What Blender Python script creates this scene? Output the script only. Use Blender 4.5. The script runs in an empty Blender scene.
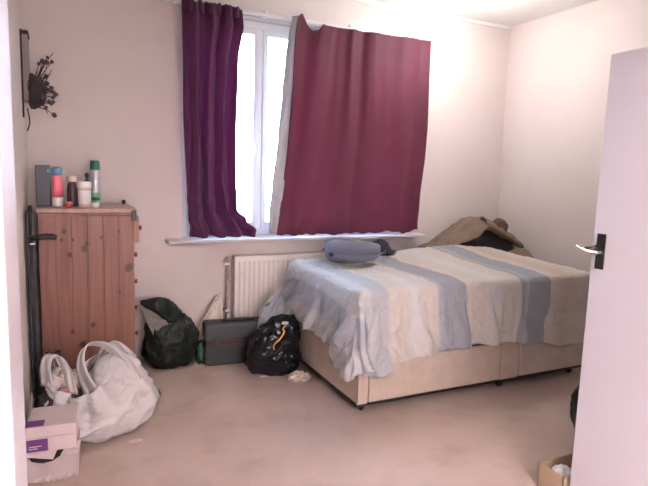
import bpy, bmesh, math, random
from mathutils import Vector, Matrix, noise
S = bpy.context.scene
C = S.collection
R = math.radians
random.seed(7)

# ---------------------------------------------------------------- camera
EYE = 1.4
yaw, pitch, roll = R(25.7), R(-7.48), R(1.826)
fw = Vector((math.sin(yaw)*math.cos(pitch), math.cos(yaw)*math.cos(pitch), math.sin(pitch)))
rt = Vector((math.cos(yaw), -math.sin(yaw), 0)); up = rt.cross(fw)
r2 = rt*math.cos(roll)+up*math.sin(roll); u2 = -rt*math.sin(roll)+up*math.cos(roll)
cam = bpy.data.cameras.new('camera'); cam.sensor_width = 36; cam.lens = 545/648*36; cam.clip_start = .02
co = bpy.data.objects.new('camera', cam); C.objects.link(co)
m = Matrix((r2, u2, -fw)).transposed().to_4x4(); m.translation = (0, 0, EYE)
co.matrix_world = m; S.camera = co

# ---------------------------------------------------------------- world, lights, exposure
S.view_settings.view_transform = 'Standard'; S.view_settings.look = 'None'
S.view_settings.gamma = 1; S.view_settings.use_curve_mapping = False
S.view_settings.exposure = 1.28
w = bpy.data.worlds.new('sky'); S.world = w; w.use_nodes = True
nt = w.node_tree; bg = nt.nodes['Background']
tc = nt.nodes.new('ShaderNodeTexCoord'); sp = nt.nodes.new('ShaderNodeSeparateXYZ'); cr = nt.nodes.new('ShaderNodeValToRGB')
nt.links.new(tc.outputs['Generated'], sp.inputs[0]); nt.links.new(sp.outputs[2], cr.inputs[0]); nt.links.new(cr.outputs[0], bg.inputs[0])
cr.color_ramp.elements[0].position = 0; cr.color_ramp.elements[0].color = (.58, .78, 1, 1)
cr.color_ramp.elements[1].position = .8; cr.color_ramp.elements[1].color = (.42, .64, 1, 1)
bg.inputs[1].default_value = 17

def area(name, loc, rot, size, energy, col, sy=None):
    l = bpy.data.lights.new(name, 'AREA'); l.energy = energy; l.color = col; l.size = size
    if sy: l.shape = 'RECTANGLE'; l.size_y = sy
    o = bpy.data.objects.new(name, l); C.objects.link(o); o.location = loc; o.rotation_euler = rot
    return o
hall = area('added_fill_light', (.9, -1.25, 2.5), (R(-35), 0, 0), 1.2, 165, (.96, .94, 1))  # added fill light, unseen behind the camera, brightens the room evenly

# ---------------------------------------------------------------- material helpers
def mat(name, col=(.5, .5, .5), rough=.6, metal=0, bump=0, bscale=40, var=0, vscale=3, col2=None, spec=None, sheen=0, trans=0, alpha=1):
    m = bpy.data.materials.new(name); m.use_nodes = True
    t = m.node_tree; N = t.nodes; L = t.links; b = N['Principled BSDF']
    b.inputs['Base Color'].default_value = (*col, 1); b.inputs['Roughness'].default_value = rough
    b.inputs['Metallic'].default_value = metal
    if spec is not None: b.inputs['Specular IOR Level'].default_value = spec
    if sheen: b.inputs['Sheen Weight'].default_value = sheen
    if trans: b.inputs['Transmission Weight'].default_value = trans
    tcn = N.new('ShaderNodeTexCoord')
    if var or col2:
        n = N.new('ShaderNodeTexNoise'); n.inputs['Scale'].default_value = vscale; n.inputs['Detail'].default_value = 5
        L.new(tcn.outputs['Object'], n.inputs['Vector'])
        r = N.new('ShaderNodeValToRGB'); c2 = col2 or tuple(c*(1-var) for c in col)
        r.color_ramp.elements[0].position = .38; r.color_ramp.elements[0].color = (*c2, 1)
        r.color_ramp.elements[1].position = .62; r.color_ramp.elements[1].color = (*col, 1)
        L.new(n.outputs['Fac'], r.inputs[0]); L.new(r.outputs[0], b.inputs['Base Color'])
    if bump:
        n2 = N.new('ShaderNodeTexNoise'); n2.inputs['Scale'].default_value = bscale; n2.inputs['Detail'].default_value = 6
        L.new(tcn.outputs['Object'], n2.inputs['Vector'])
        bp = N.new('ShaderNodeBump'); bp.inputs['Strength'].default_value = bump; bp.inputs['Distance'].default_value = .01
        L.new(n2.outputs['Fac'], bp.inputs['Height']); L.new(bp.outputs[0], b.inputs['Normal'])
    return m

def translucent(m, amount, col):
    """mix a translucent lobe into a cloth or film material"""
    t = m.node_tree; N = t.nodes; L = t.links; b = N['Principled BSDF']; out = N['Material Output']
    tr = N.new('ShaderNodeBsdfTranslucent'); tr.inputs[0].default_value = (*col, 1)
    mx = N.new('ShaderNodeMixShader'); mx.inputs[0].default_value = amount
    L.new(b.outputs[0], mx.inputs[1]); L.new(tr.outputs[0], mx.inputs[2]); L.new(mx.outputs[0], out.inputs[0])
    return tr, mx

M = {}
M['wall'] = mat('painted_wall', (.68, .605, .585), .85, bump=.12, bscale=60, col2=(.655, .58, .555), vscale=1.5)
M['ceiling'] = mat('ceiling_paint', (.78, .76, .74), .9, bump=.1, bscale=80)
M['gloss'] = mat('gloss_white_paint', (.57, .535, .585), .30, bump=.05, bscale=25)
M['sillpaint'] = mat('sill_paint', (.60, .55, .56), .4)
M['pvc'] = mat('window_plastic', (.88, .91, .93), .35)
M['rad'] = mat('radiator_enamel', (.76, .69, .66), .4)
M['fabric_divan'] = mat('divan_fabric', (.52, .43, .365), .9, bump=.3, bscale=300, col2=(.47, .38, .315), vscale=9)
M['divan_edge'] = mat('divan_piping', (.36, .27, .21), .9)
M['mattress'] = mat('mattress_ticking', (.70, .64, .58), .9)
M['black'] = mat('black_plastic', (.012, .012, .014), .45)
M['charcoal'] = mat('charcoal_scuffed', (.022, .022, .026), .55, col2=(.05, .05, .055), vscale=22, bump=.3, bscale=30)
M['binbag'] = mat('bin_bag_film', (.010, .011, .014), .26, bump=.35, bscale=14, spec=.5)
M['binbag2'] = mat('bin_bag_film_green', (.009, .014, .013), .5, bump=.4, bscale=12, spec=.3)
M['case'] = mat('grey_case_plastic', (.030, .031, .034), .6, bump=.2, bscale=90)
M['case_top'] = mat('grey_case_lid', (.046, .048, .052), .6, bump=.2, bscale=90)
M['red_strip'] = mat('red_strip', (.055, .012, .016), .5)
M['metal'] = mat('dark_bronze_metal', (.07, .065, .062), .32, metal=.9)
M['chrome'] = mat('worn_chrome', (.62, .62, .62), .2, metal=1)
M['bottle_pink'] = mat('pink_plastic', (.72, .16, .22), .4)
M['white_plastic'] = mat('white_plastic', (.74, .72, .70), .4)
M['blue_cap'] = mat('blue_plastic', (.13, .25, .42), .4)
M['bluegrey'] = mat('blue_grey_plastic', (.075, .085, .105), .5)
M['dark_bottle'] = mat('dark_brown_plastic', (.07, .03, .035), .3)
M['cream_cap'] = mat('cream_cap', (.62, .48, .42), .5)
M['red'] = mat('red_plastic', (.45, .05, .04), .4)
M['green_cap'] = mat('green_plastic', (.015, .16, .09), .4)
M['silver'] = mat('silver_can', (.48, .47, .50), .3, metal=.5)
M['teal'] = mat('pale_green_plastic', (.20, .42, .30), .4)
M['cardboard'] = mat('cardboard', (.40, .29, .20), .85, bump=.2, bscale=60)
M['boxwhite'] = mat('box_print_pale', (.60, .50, .50), .5, col2=(.56, .46, .47), vscale=8)
M['purple'] = mat('box_print_purple', (.13, .035, .17), .5)
M['boxgrey'] = mat('box_print_grey', (.50, .42, .42), .6, col2=(.44, .37, .37), vscale=10)
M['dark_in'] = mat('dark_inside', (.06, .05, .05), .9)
M['twig'] = mat('dried_twig', (.045, .026, .028), .8)
M['flower'] = mat('dried_flower', (.10, .06, .075), .9)
M['wicker'] = mat('dark_wicker', (.040, .028, .032), .8, bump=.8, bscale=60)
M['frame_wood'] = mat('grey_wood', (.30, .25, .25), .7)
M['pillow'] = mat('blue_grey_velour', (.13, .14, .19), .9, sheen=.1, bump=.15, bscale=200)
M['navy'] = mat('navy_fabric', (.012, .016, .035), .8)
M['taupe'] = mat('taupe_fabric', (.215, .155, .115), .95, bump=.4, bscale=60, col2=(.165, .115, .088), vscale=7)
M['darkcloth'] = mat('dark_grey_fabric', (.045, .038, .040), .95, bump=.4, bscale=60)
M['beigecloth'] = mat('beige_cloth', (.50, .42, .36), .95, bump=.4, bscale=40)
M['orange'] = mat('gold_foil', (.55, .27, .08), .35, metal=.4)
M['greenbit'] = mat('green_wrapper', (.012, .07, .03), .5)
M['paper'] = mat('white_paper', (.68, .66, .66), .8)
M['pinkpack'] = mat('pink_packet', (.48, .20, .20), .4)
M['pipe'] = mat('painted_pipe', (.22, .14, .13), .6, col2=(.42, .31, .27), vscale=14)

# glass
def glass(name, tint, a):
    m = bpy.data.materials.new(name); m.use_nodes = True; N = m.node_tree.nodes; L = m.node_tree.links
    N.remove(N['Principled BSDF']); g = N.new('ShaderNodeBsdfGlossy'); g.inputs[1].default_value = .03
    t = N.new('ShaderNodeBsdfTransparent'); t.inputs[0].default_value = (*tint, 1)
    f = N.new('ShaderNodeLayerWeight'); f.inputs[0].default_value = a
    mx = N.new('ShaderNodeMixShader'); L.new(f.outputs['Fresnel'], mx.inputs[0]); L.new(t.outputs[0], mx.inputs[1]); L.new(g.outputs[0], mx.inputs[2])
    L.new(mx.outputs[0], N['Material Output'].inputs[0]); return m
M['glass'] = glass('window_glass', (.97, .99, 1), .3)
M['jar'] = glass('jar_glass', (.86, .90, .92), .5)

# carpet
def carpet():
    m = bpy.data.materials.new('carpet_pile'); m.use_nodes = True; N = m.node_tree.nodes; L = m.node_tree.links; b = N['Principled BSDF']
    b.inputs['Roughness'].default_value = 1; b.inputs['Specular IOR Level'].default_value = .1
    t = N.new('ShaderNodeTexCoord')
    def nz(s, d, a, ca, bpos, cb):
        n = N.new('ShaderNodeTexNoise'); n.inputs['Scale'].default_value = s; n.inputs['Detail'].default_value = d; L.new(t.outputs['Object'], n.inputs['Vector'])
        r = N.new('ShaderNodeValToRGB'); r.color_ramp.elements[0].position = a; r.color_ramp.elements[1].position = bpos
        r.color_ramp.elements[0].color = (*ca, 1); r.color_ramp.elements[1].color = (*cb, 1); L.new(n.outputs['Fac'], r.inputs[0]); return r
    base = nz(2.2, 6, .36, (.51, .39, .335), .62, (.565, .445, .39))
    st = nz(4.2, 3, .25, (.66, .63, .62), .50, (1, 1, 1))
    fi = nz(160, 2, .3, (.86, .86, .86), .7, (1.05, 1.05, 1.05))
    m1 = N.new('ShaderNodeMix'); m1.data_type = 'RGBA'; m1.blend_type = 'MULTIPLY'; m1.inputs[0].default_value = .45
    L.new(base.outputs[0], m1.inputs[6]); L.new(st.outputs[0], m1.inputs[7])
    m2 = N.new('ShaderNodeMix'); m2.data_type = 'RGBA'; m2.blend_type = 'MULTIPLY'; m2.inputs[0].default_value = 1
    L.new(m1.outputs[2], m2.inputs[6]); L.new(fi.outputs[0], m2.inputs[7]); L.new(m2.outputs[2], b.inputs['Base Color'])
    n = N.new('ShaderNodeTexNoise'); n.inputs['Scale'].default_value = 220; L.new(t.outputs['Object'], n.inputs['Vector'])
    bp = N.new('ShaderNodeBump'); bp.inputs['Strength'].default_value = .5; bp.inputs['Distance'].default_value = .006
    L.new(n.outputs['Fac'], bp.inputs['Height']); L.new(bp.outputs[0], b.inputs['Normal'])
    return m
M['carpet'] = carpet()

# pine: grain along local z, knots at listed (x, z) spots of the board's own face
def pine(name, knots=(), light=(.275, .122, .085), dark=(.175, .070, .050)):
    m = bpy.data.materials.new(name); m.use_nodes = True; N = m.node_tree.nodes; L = m.node_tree.links; b = N['Principled BSDF']
    b.inputs['Roughness'].default_value = .42
    t = N.new('ShaderNodeTexCoord'); mp = N.new('ShaderNodeMapping'); mp.inputs['Scale'].default_value = (16, 16, .9)
    L.new(t.outputs['Object'], mp.inputs[0])
    n = N.new('ShaderNodeTexNoise'); n.inputs['Scale'].default_value = 1.6; n.inputs['Detail'].default_value = 5; n.inputs['Distortion'].default_value = .6
    L.new(mp.outputs[0], n.inputs['Vector'])
    r = N.new('ShaderNodeValToRGB'); r.color_ramp.elements[0].position = .35; r.color_ramp.elements[0].color = (*dark, 1)
    r.color_ramp.elements[1].position = .68; r.color_ramp.elements[1].color = (*light, 1); L.new(n.outputs['Fac'], r.inputs[0])
    col = r.outputs[0]
    s = N.new('ShaderNodeSeparateXYZ'); L.new(t.outputs['Object'], s.inputs[0])
    for (kx, kz, rr) in knots:
        cb = N.new('ShaderNodeCombineXYZ'); L.new(s.outputs[0], cb.inputs[0]); L.new(s.outputs[2], cb.inputs[1])
        mpp = N.new('ShaderNodeMapping'); mpp.vector_type = 'TEXTURE'; mpp.inputs['Location'].default_value = (kx, kz, 0); mpp.inputs['Scale'].default_value = (rr, rr*1.35, 1); mpp.inputs['Rotation'].default_value = (0, 0, random.uniform(-.5, .5))
        L.new(cb.outputs[0], mpp.inputs[0])
        ln = N.new('ShaderNodeVectorMath'); ln.operation = 'LENGTH'; L.new(mpp.outputs[0], ln.inputs[0])
        kr = N.new('ShaderNodeValToRGB'); kr.color_ramp.elements[0].position = .55; kr.color_ramp.elements[0].color = (1, 1, 1, 1)
        kr.color_ramp.elements[1].position = 1; kr.color_ramp.elements[1].color = (0, 0, 0, 1); L.new(ln.outputs['Value'], kr.inputs[0])
        mx = N.new('ShaderNodeMix'); mx.data_type = 'RGBA'; L.new(kr.outputs[0], mx.inputs[0]); L.new(col, mx.inputs[6]); mx.inputs[7].default_value = (.055, .022, .014, 1)
        col = mx.outputs[2]
    L.new(col, b.inputs['Base Color']); return m

# ---------------------------------------------------------------- mesh helpers
def link(name, me, m, parent=None, smooth=False):
    o = bpy.data.objects.new(name, me); C.objects.link(o)
    if m: me.materials.append(m)
    if smooth:
        for p in me.polygons: p.use_smooth = True
    if parent: o.parent = parent
    return o
def tag(o, label=None, cat=None, group=None, kind=None):
    if label: o['label'] = label
    if cat: o['category'] = cat
    if group: o['group'] = group
    if kind: o['kind'] = kind
    return o
def thing(name, label, cat, loc, rz=0, group=None):
    o = bpy.data.objects.new(name, None); o.empty_display_size = .05; C.objects.link(o)
    o.location = loc; o.rotation_euler = (0, 0, rz); return tag(o, label, cat, group)
def bmobj(name, bm, m, parent=None, smooth=False):
    bmesh.ops.recalc_face_normals(bm, faces=bm.faces)
    me = bpy.data.meshes.new(name); bm.to_mesh(me); bm.free(); return link(name, me, m, parent, smooth)
def add_box(bm, x0, x1, y0, y1, z0, z1, bev=0, seg=2):
    r = bmesh.ops.create_cube(bm, size=1)
    for v in r['verts']:
        v.co = Vector(((x0+x1)/2+v.co.x*(x1-x0), (y0+y1)/2+v.co.y*(y1-y0), (z0+z1)/2+v.co.z*(z1-z0)))
    if bev:
        es = list({e for v in r['verts'] for e in v.link_edges})
        bmesh.ops.bevel(bm, geom=es, offset=bev, segments=seg, affect='EDGES', profile=.5)
def box(name, x0, x1, y0, y1, z0, z1, m, parent=None, bev=0, seg=2):
    bm = bmesh.new(); add_box(bm, x0, x1, y0, y1, z0, z1, bev, seg)
    return bmobj(name, bm, m, parent, False)
def struct(name, *a, **k):
    o = box(name, *a, **k)
    if not o.parent: o['kind'] = 'structure'
    return o
def add_lathe(bm, prof, seg=20, M4=Matrix()):
    rings = []
    for r, z in prof:
        rings.append([bm.verts.new(M4 @ Vector((r*math.cos(2*math.pi*i/seg), r*math.sin(2*math.pi*i/seg), z))) for i in range(seg)])
    for a, b in zip(rings, rings[1:]):
        for i in range(seg): bm.faces.new((a[i], a[(i+1) % seg], b[(i+1) % seg], b[i]))
    bm.faces.new(rings[0][::-1]); bm.faces.new(rings[-1])
def lathe(name, prof, m, parent=None, seg=20, M4=Matrix()):
    bm = bmesh.new(); add_lathe(bm, prof, seg, M4); return bmobj(name, bm, m, parent, True)
def add_tube(bm, pts, rad, seg=8):
    pts = [Vector(p) for p in pts]; rings = []
    n = len(pts); rads = rad if isinstance(rad, (list, tuple)) else [rad]*n
    ref = Vector((.3, .5, .81)).normalized()
    for i, p in enumerate(pts):
        d = (pts[min(i+1, n-1)]-pts[max(i-1, 0)]).normalized()
        a = d.cross(ref)
        if a.length < .1: a = d.cross(Vector((1, 0, 0)))
        a.normalize(); b = d.cross(a)
        rings.append([bm.verts.new(p+(a*math.cos(2*math.pi*k/seg)+b*math.sin(2*math.pi*k/seg))*rads[i]) for k in range(seg)])
    for a, b in zip(rings, rings[1:]):
        for i in range(seg): bm.faces.new((a[i], a[(i+1) % seg], b[(i+1) % seg], b[i]))
    bm.faces.new(rings[0][::-1]); bm.faces.new(rings[-1])
def tube(name, pts, rad, m, parent=None, seg=8):
    bm = bmesh.new(); add_tube(bm, pts, rad, seg); return bmobj(name, bm, m, parent, True)
def catmull(pts, n=8):
    pts = [Vector(p) for p in pts]; P = [pts[0]]+pts+[pts[-1]]; out = []
    for i in range(1, len(P)-2):
        for k in range(n):
            t = k/n; a, b, c, d = P[i-1], P[i], P[i+1], P[i+2]
            out.append(.5*((2*b)+(c-a)*t+(2*a-5*b+4*c-d)*t*t+(3*b-a-3*c+d)*t**3))
    out.append(pts[-1]); return out
def grid(name, nu, nv, fn, m, parent=None, thick=0, uvfn=None, smooth=True, wrap=False):
    """surface from fn(i/nu, j/nv) -> point"""
    vs = [fn(i/nu, j/nv) for j in range(nv+1) for i in range(nu+1)]
    fs = [(j*(nu+1)+i, j*(nu+1)+i+1, (j+1)*(nu+1)+i+1, (j+1)*(nu+1)+i) for j in range(nv) for i in range(nu)]
    me = bpy.data.meshes.new(name); me.from_pydata([tuple(v) for v in vs], [], fs)
    if uvfn:
        uv = me.uv_layers.new(name='UVMap')
        for lp in me.loops:
            k = lp.vertex_index; uv.data[lp.index].uv = uvfn((k % (nu+1))/nu, (k//(nu+1))/nv)
    o = link(name, me, m, parent, smooth)
    if thick:
        s = o.modifiers.new('thickness', 'SOLIDIFY'); s.thickness = thick; s.offset = 0
    return o
def N1(x, y=0, z=0): return noise.noise(Vector((x, y, z)))
def ridge(p, s, o=4):
    v = 0; a = 1; f = s; tot = 0
    for i in range(o):
        v += a*(1-2*abs(noise.noise(p*f+Vector((i*7.1, 3.3, 1.7))))); tot += a; a *= .5; f *= 2.05
    return v/tot
def blob(name, center, rad, m, parent=None, sub=5, fn=None, crump=.03, cs=5, floor=None, seed=0):
    """crumpled closed bag or cloth lump; fn reshapes the unit direction"""
    bm = bmesh.new(); bmesh.ops.create_icosphere(bm, subdivisions=sub, radius=1)
    c = Vector(center); so = Vector((seed*3.1, seed*1.7, seed*5.3))
    for v in bm.verts:
        d = v.co.normalized(); p = Vector((d.x*rad[0], d.y*rad[1], d.z*rad[2]))
        if fn: p = fn(d, p)
        p += d*crump*(ridge(d+so, cs*.35, 5)-.4)
        p += c
        if floor is not None and p.z < floor: p.z = floor+ (.002 if p.z < floor-.01 else .001)
        v.co = p
    return bmobj(name, bm, m, parent, True)

# ================================================================ THE SETTING
XL, XR, YB, ZC = -.2, 3.76, 4.0, 2.77
struct('floor', -.3, 3.9, -1.9, 4.2, -.1, 0, M['carpet'])
struct('ceiling', -.3, 3.9, -1.9, 4.2, ZC, ZC+.1, M['ceiling'])
# back wall with window opening
WX0, WX1, WZ0, WZ1 = .78, 2.72, .88, 2.50
bm = bmesh.new()
add_box(bm, XL, WX0, YB, YB+.16, 0, ZC); add_box(bm, WX1, XR, YB, YB+.16, 0, ZC)
add_box(bm, WX0, WX1, YB, YB+.16, 0, WZ0); add_box(bm, WX0, WX1, YB, YB+.16, WZ1, ZC)
tag(bmobj('wall_back', bm, M['wall']), kind='structure')
struct('wall_left', XL-.1, XL, -1.9, YB+.16, 0, ZC, M['wall'])
struct('wall_right', XR, XR+.1, -1.9, YB+.16, 0, ZC, M['wall'])
struct('wall_front', XL, XR, -1.9, -1.8, 0, ZC, M['wall'])
# wall with the opening that the photograph is taken through
bm = bmesh.new(); add_box(bm, XL, -.075, .62, .74, 0, ZC); add_box(bm, 2.02, XR, .62, .74, 0, ZC); add_box(bm, -.075, 2.02, .62, .74, 2.02, ZC)
tag(bmobj('wall_near', bm, M['wall']), kind='structure')
struct('trim_1', -.075, -.052, .60, .765, 0, 2.0, M['gloss'], bev=.003)
struct('trim_2', 1.995, 2.02, .60, .755, 0, 2.0, M['gloss'], bev=.003)
struct('trim_3', -.075, 2.02, .60, .755, 2.0, 2.02, M['gloss'])
struct('trim_4', XL+.001, -.0755, .74, .765, 0, 2.08, M['gloss'], bev=.003)
struct('baseboard_back', XL+.015, XR-.015, YB-.015, YB, 0, .10, M['gloss'], bev=.004)
struct('baseboard_right', XR-.015, XR, .74, YB, 0, .10, M['gloss'], bev=.004)
struct('baseboard_left', XL, XL+.012, .9, YB, 0, .09, M['wall'], bev=.004)
# a slim boxed cornice line where wall and ceiling meet, as in the photograph
struct('trim_5', XL, XR, YB-.02, YB, ZC-.03, ZC, M['ceiling'], bev=.006)

# window
win = bpy.data.objects.new('window_1', None); C.objects.link(win); win.location = ((WX0+WX1)/2, YB+.12, WZ0); tag(win, kind='structure')
wx = (WX0+WX1)/2
def wbox(name, x0, x1, y0, y1, z0, z1, m, bev=.004, par=win):
    return box(name, x0-wx, x1-wx, y0-YB-.12, y1-YB-.12, z0-WZ0, z1-WZ0, m, par, bev)
bm = bmesh.new()
def fb(x0, x1, z0, z1, y0=YB+.09, y1=YB+.15):
    add_box(bm, x0-wx, x1-wx, y0-YB-.12, y1-YB-.12, z0-WZ0, z1-WZ0, .005)
fb(WX0, WX0+.05, WZ0, WZ1); fb(WX1-.05, WX1, WZ0, WZ1); fb(WX0+.05, WX1-.05, WZ1-.055, WZ1); fb(WX0+.05, WX1-.05, WZ0, WZ0+.06)
bmobj('frame', bm, M['pvc'], win)
mull = [1.385, 2.06]
for xm in mull: wbox('mullion', xm-.018, xm+.018, YB+.09, YB+.15, WZ0+.06, WZ1-.055, M['pvc'])
edges = [(WX0+.05, 1.367), (1.403, 2.042), (2.078, WX1-.05)]
for (a, b) in edges:
    bm = bmesh.new(); z0, z1 = WZ0+.06, WZ1-.055
    for q in ((a, a+.036, z0, z1), (b-.036, b, z0, z1), (a+.036, b-.036, z1-.045, z1), (a+.036, b-.036, z0, z0+.05)): fb(*q, y0=YB+.075, y1=YB+.13)
    sash = bmobj('sash', bm, M['pvc'], win)
    wbox('pane', a+.034, b-.034, YB+.10, YB+.106, z0+.045, z1-.04, M['glass'], 0, sash)
    if b < 2: box('sash_handle', b-.028-wx, b-.010-wx, YB+.055-YB-.12, YB+.075-YB-.12, .62, .74, M['pvc'], sash, .004)
# sill board
struct('trim_6', .655, 2.835, 3.86, YB+.09, .862, .885, M['sillpaint'], bev=.005)
# ground outside, seen only as bright haze through the glass
struct('floor_outside', -14, 18, 4.3, 40, -1.2, -1.1, mat('outdoor_grass', (.22, .32, .13), .95, bump=.4, bscale=12, var=.3))

# door leaf standing open at the right
dr = bpy.data.objects.new('door_1', None); C.objects.link(dr); dr.location = (1.962, .762, 0); tag(dr, kind='structure')
DY = .75
box('door_leaf', -.02, .02, 0, DY, .008, 1.888, M['gloss'], dr, .003)
pl = box('handle_plate', -.0265, -.02, DY-.060, DY-.020, 1.045, 1.188, M['metal'], dr, .004)
hh = tube('door_handle', catmull([(-.025, DY-.040, 1.114), (-.046, DY-.040, 1.114), (-.062, DY-.036, 1.116), (-.082, DY-.026, 1.120), (-.102, DY-.012, 1.130), (-.115, DY+.002, 1.140)], 5), [.011]*8+[.010]*8+[.008]*5+[.006]*5, M['chrome'], dr, 10)
lathe('rose', [(.0, 0), (.017, 0), (.017, .008), (.012, .012), (0, .012)], M['metal'], dr, 16, Matrix.Translation((-.0265, DY-.040, 1.114)) @ Matrix.Rotation(R(-90), 4, 'Y'))
tube('lever_grip', [(-.045, DY-.040, 1.134), (-.060, DY-.036, 1.130), (-.092, DY-.022, 1.132)], [.013, .010, .004], M['metal'], dr, 8)
for z in (.2, 1.0, 1.72): box('hinge', -.024, .024, -.006, .008, z, z+.09, M['chrome'], dr, .002)

# ================================================================ RADIATOR
rad = thing('radiator', 'pale ribbed panel radiator on the wall under the window', 'radiator', (1.78, 3.92, .2))
RX0, RX1, RZ0, RZ1 = 1.14, 2.42, .215, .745
bm = bmesh.new(); n = 0
prof = []
k = 32; xs = []
for i in range(k):
    x0 = RX0+.02+(RX1-RX0-.04)*i/k; pw = (RX1-RX0-.04)/k
    xs += [(x0, 0), (x0+pw*.30, .0), (x0+pw*.42, .007), (x0+pw*.88, .007)]
xs = [(RX0, .002)]+xs+[(RX1-.02, 0), (RX1, .002)]
for z0, z1 in ((RZ0, RZ0+.03), (RZ0+.03, RZ1-.035), (RZ1-.035, RZ1)):
    flat = z0 != RZ0+.03
    for (a, da), (b, db) in zip(xs, xs[1:]):
        da2, db2 = (0, 0) if flat else (da, db)
        vs = [bm.verts.new((a-1.78, -.035-da2, z0-.2)), bm.verts.new((b-1.78, -.035-db2, z0-.2)), bm.verts.new((b-1.78, -.035-db2, z1-.2)), bm.verts.new((a-1.78, -.035-da2, z1-.2))]
        bm.faces.new(vs)
add_box(bm, RX0-1.78, RX1-1.78, -.0349, -.02, RZ0-.2, RZ1-.2)
bmobj('front_panel', bm, M['rad'], rad)
box('rear_panel', RX0+.01-1.78, RX1-.01-1.78, .03, .045, RZ0-.2, RZ1-.2, M['rad'], rad)
box('top_grille', RX0-1.78, RX1-1.78, -.035, .045, RZ1-.2, RZ1-.193, M['rad'], rad, .002)
for xe in (RX0, RX1-.006): box('end_cover', xe-1.78, xe+.006-1.78, -.034, .045, RZ0-.19, RZ1-.2, M['rad'], rad)
for xe in (RX0+.15, RX1-.18): box('bracket', xe-1.78, xe+.03-1.78, .045, .078, RZ0-.15, RZ1-.25, M['rad'], rad)
tube('valve', [(RX0-.035-1.78, 0, .03), (RX0-.03-1.78, 0, .05), (RX0-1.78, 0, .05)], .011, M['chrome'], rad)
lathe('valve_cap', [(.0, -.03), (.016, -.03), (.018, 0), (.014, .035), (0, .037)], M['white_plastic'], rad, 12, Matrix.Translation((RX0-.035-1.78, 0, .075)))
hp = thing('heating_pipe', 'dark narrow pipe running up the wall at the left end of the radiator', 'pipe', (1.10, 3.955, 0))
tube('pipe', [(0, 0, .0), (0, 0, .40), (.004, 0, .735)], .012, M['pipe'], hp)
for z in (.32, .68): box('pipe_clip', -.016, .02, -.014, .045, z, z+.02, M['white_plastic'], hp, .003)

# ================================================================ CURTAINS
def curtain_mat(name, col, tcol, amt):
    m = mat(name, col, .62, bump=.2, bscale=90, col2=tuple(c*.85 for c in col), vscale=5, sheen=.15, spec=.3)
    translucent(m, amt, tcol); return m
M['curt'] = curtain_mat('burgundy_satin', (.105, .026, .070), (.34, .09, .24), .28)
M['curt_r'] = curtain_mat('burgundy_satin_flat', (.122, .028, .056), (.40, .08, .16), .25)
M['lining'] = mat('cream_lining', (.50, .47, .47), .8, bump=.5, bscale=30); translucent(M['lining'], .16, (.6, .55, .6))
rail = thing('curtain_rail', 'white curtain rail fixed above the window', 'curtain rail', (1.72, 3.93, 2.51))
box('rail', -1.08, 1.07, -.012, .012, -.012, .012, M['white_plastic'], rail, .003)
for x in (-1.0, -.35, .35, 1.0): box('bracket', x-.012, x+.012, .0, .07, -.008, .03, M['white_plastic'], rail, .002)
box('end_stop', -1.10, -1.075, -.018, .018, -.018, .018, M['white_plastic'], rail, .004)

def lerp_tab(tab, t):
    for (a, va), (b, vb) in zip(tab, tab[1:]):
        if t <= b:
            s = (t-a)/(b-a) if b > a else 0; s = max(0, min(1, s)); return va+(vb-va)*s
    return tab[-1][1]
# left curtain: bunched, hem swept right along the sill
lt = thing('curtain', 'narrow bunched burgundy curtain at the left, hem heaped on the sill', 'curtain', (1.0, 3.90, .9), group=None)
Lz = [(0, 2.50), (1, .893)]
def lcurt(u, v):
    z = 2.505-(.012+.02*N1(u*9, 1))*0 - v*1.60
    xl = lerp_tab([(0, .750), (.5, .765), (.85, .795), (1, .805)], v)
    xr = lerp_tab([(0, 1.165), (.08, 1.175), (.2, 1.135), (.55, 1.12), (.78, 1.125), (.88, 1.14), (.93, 1.21), (.97, 1.29), (1, 1.29)], v)
    pinch = math.exp(-((v-.80)/.07)**2)*.5
    x = xl+(xr-xl)*u
    x += .02*N1(u*5, v*4, 3)*(0.3+v)*(1 if 0.02 < u < .98 else 0)
    ph = u*2*math.pi*3.6+1.6*N1(u*3, v*1.2, 8)+.9*v
    A = .028+.014*v
    y = A*math.sin(ph)+.007*math.sin(ph*2.3+v*2)+.010*N1(u*9, v*3, 2)
    if v > .75:
        k = (v-.75)/.25
        y -= .045*k*math.sin(u*math.pi)**.5*(1 if u > .35 else u/.35)
        y += .05*k*ridge(Vector((x*5, z*7, 4)), 1.0, 4)*min(1, (u)*2)*(.6+.4*u)
        x += .03*k*N1(x*12, z*14, 5)
        z += .02*k*max(0, N1(x*14, z*10, 6))
    z = max(z, .892+.006*abs(N1(u*20)))
    if v < .06: z += .012*math.sin(u*50)*(1-v/.06)
    return (x-1.0, y-.035-0.0, z-.9)
grid('drape', 150, 160, lcurt, M['curt'], lt, .003)
def lhead(u, v):
    x = .768+.395*u; return (x-1.0, -.035+.018*math.sin(u*40)-.006*math.sin(v*math.pi), 2.515-v*.075-.9+.006*math.sin(u*55))
grid('heading_tape', 80, 6, lhead, M['curt'], lt, .003)

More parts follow.
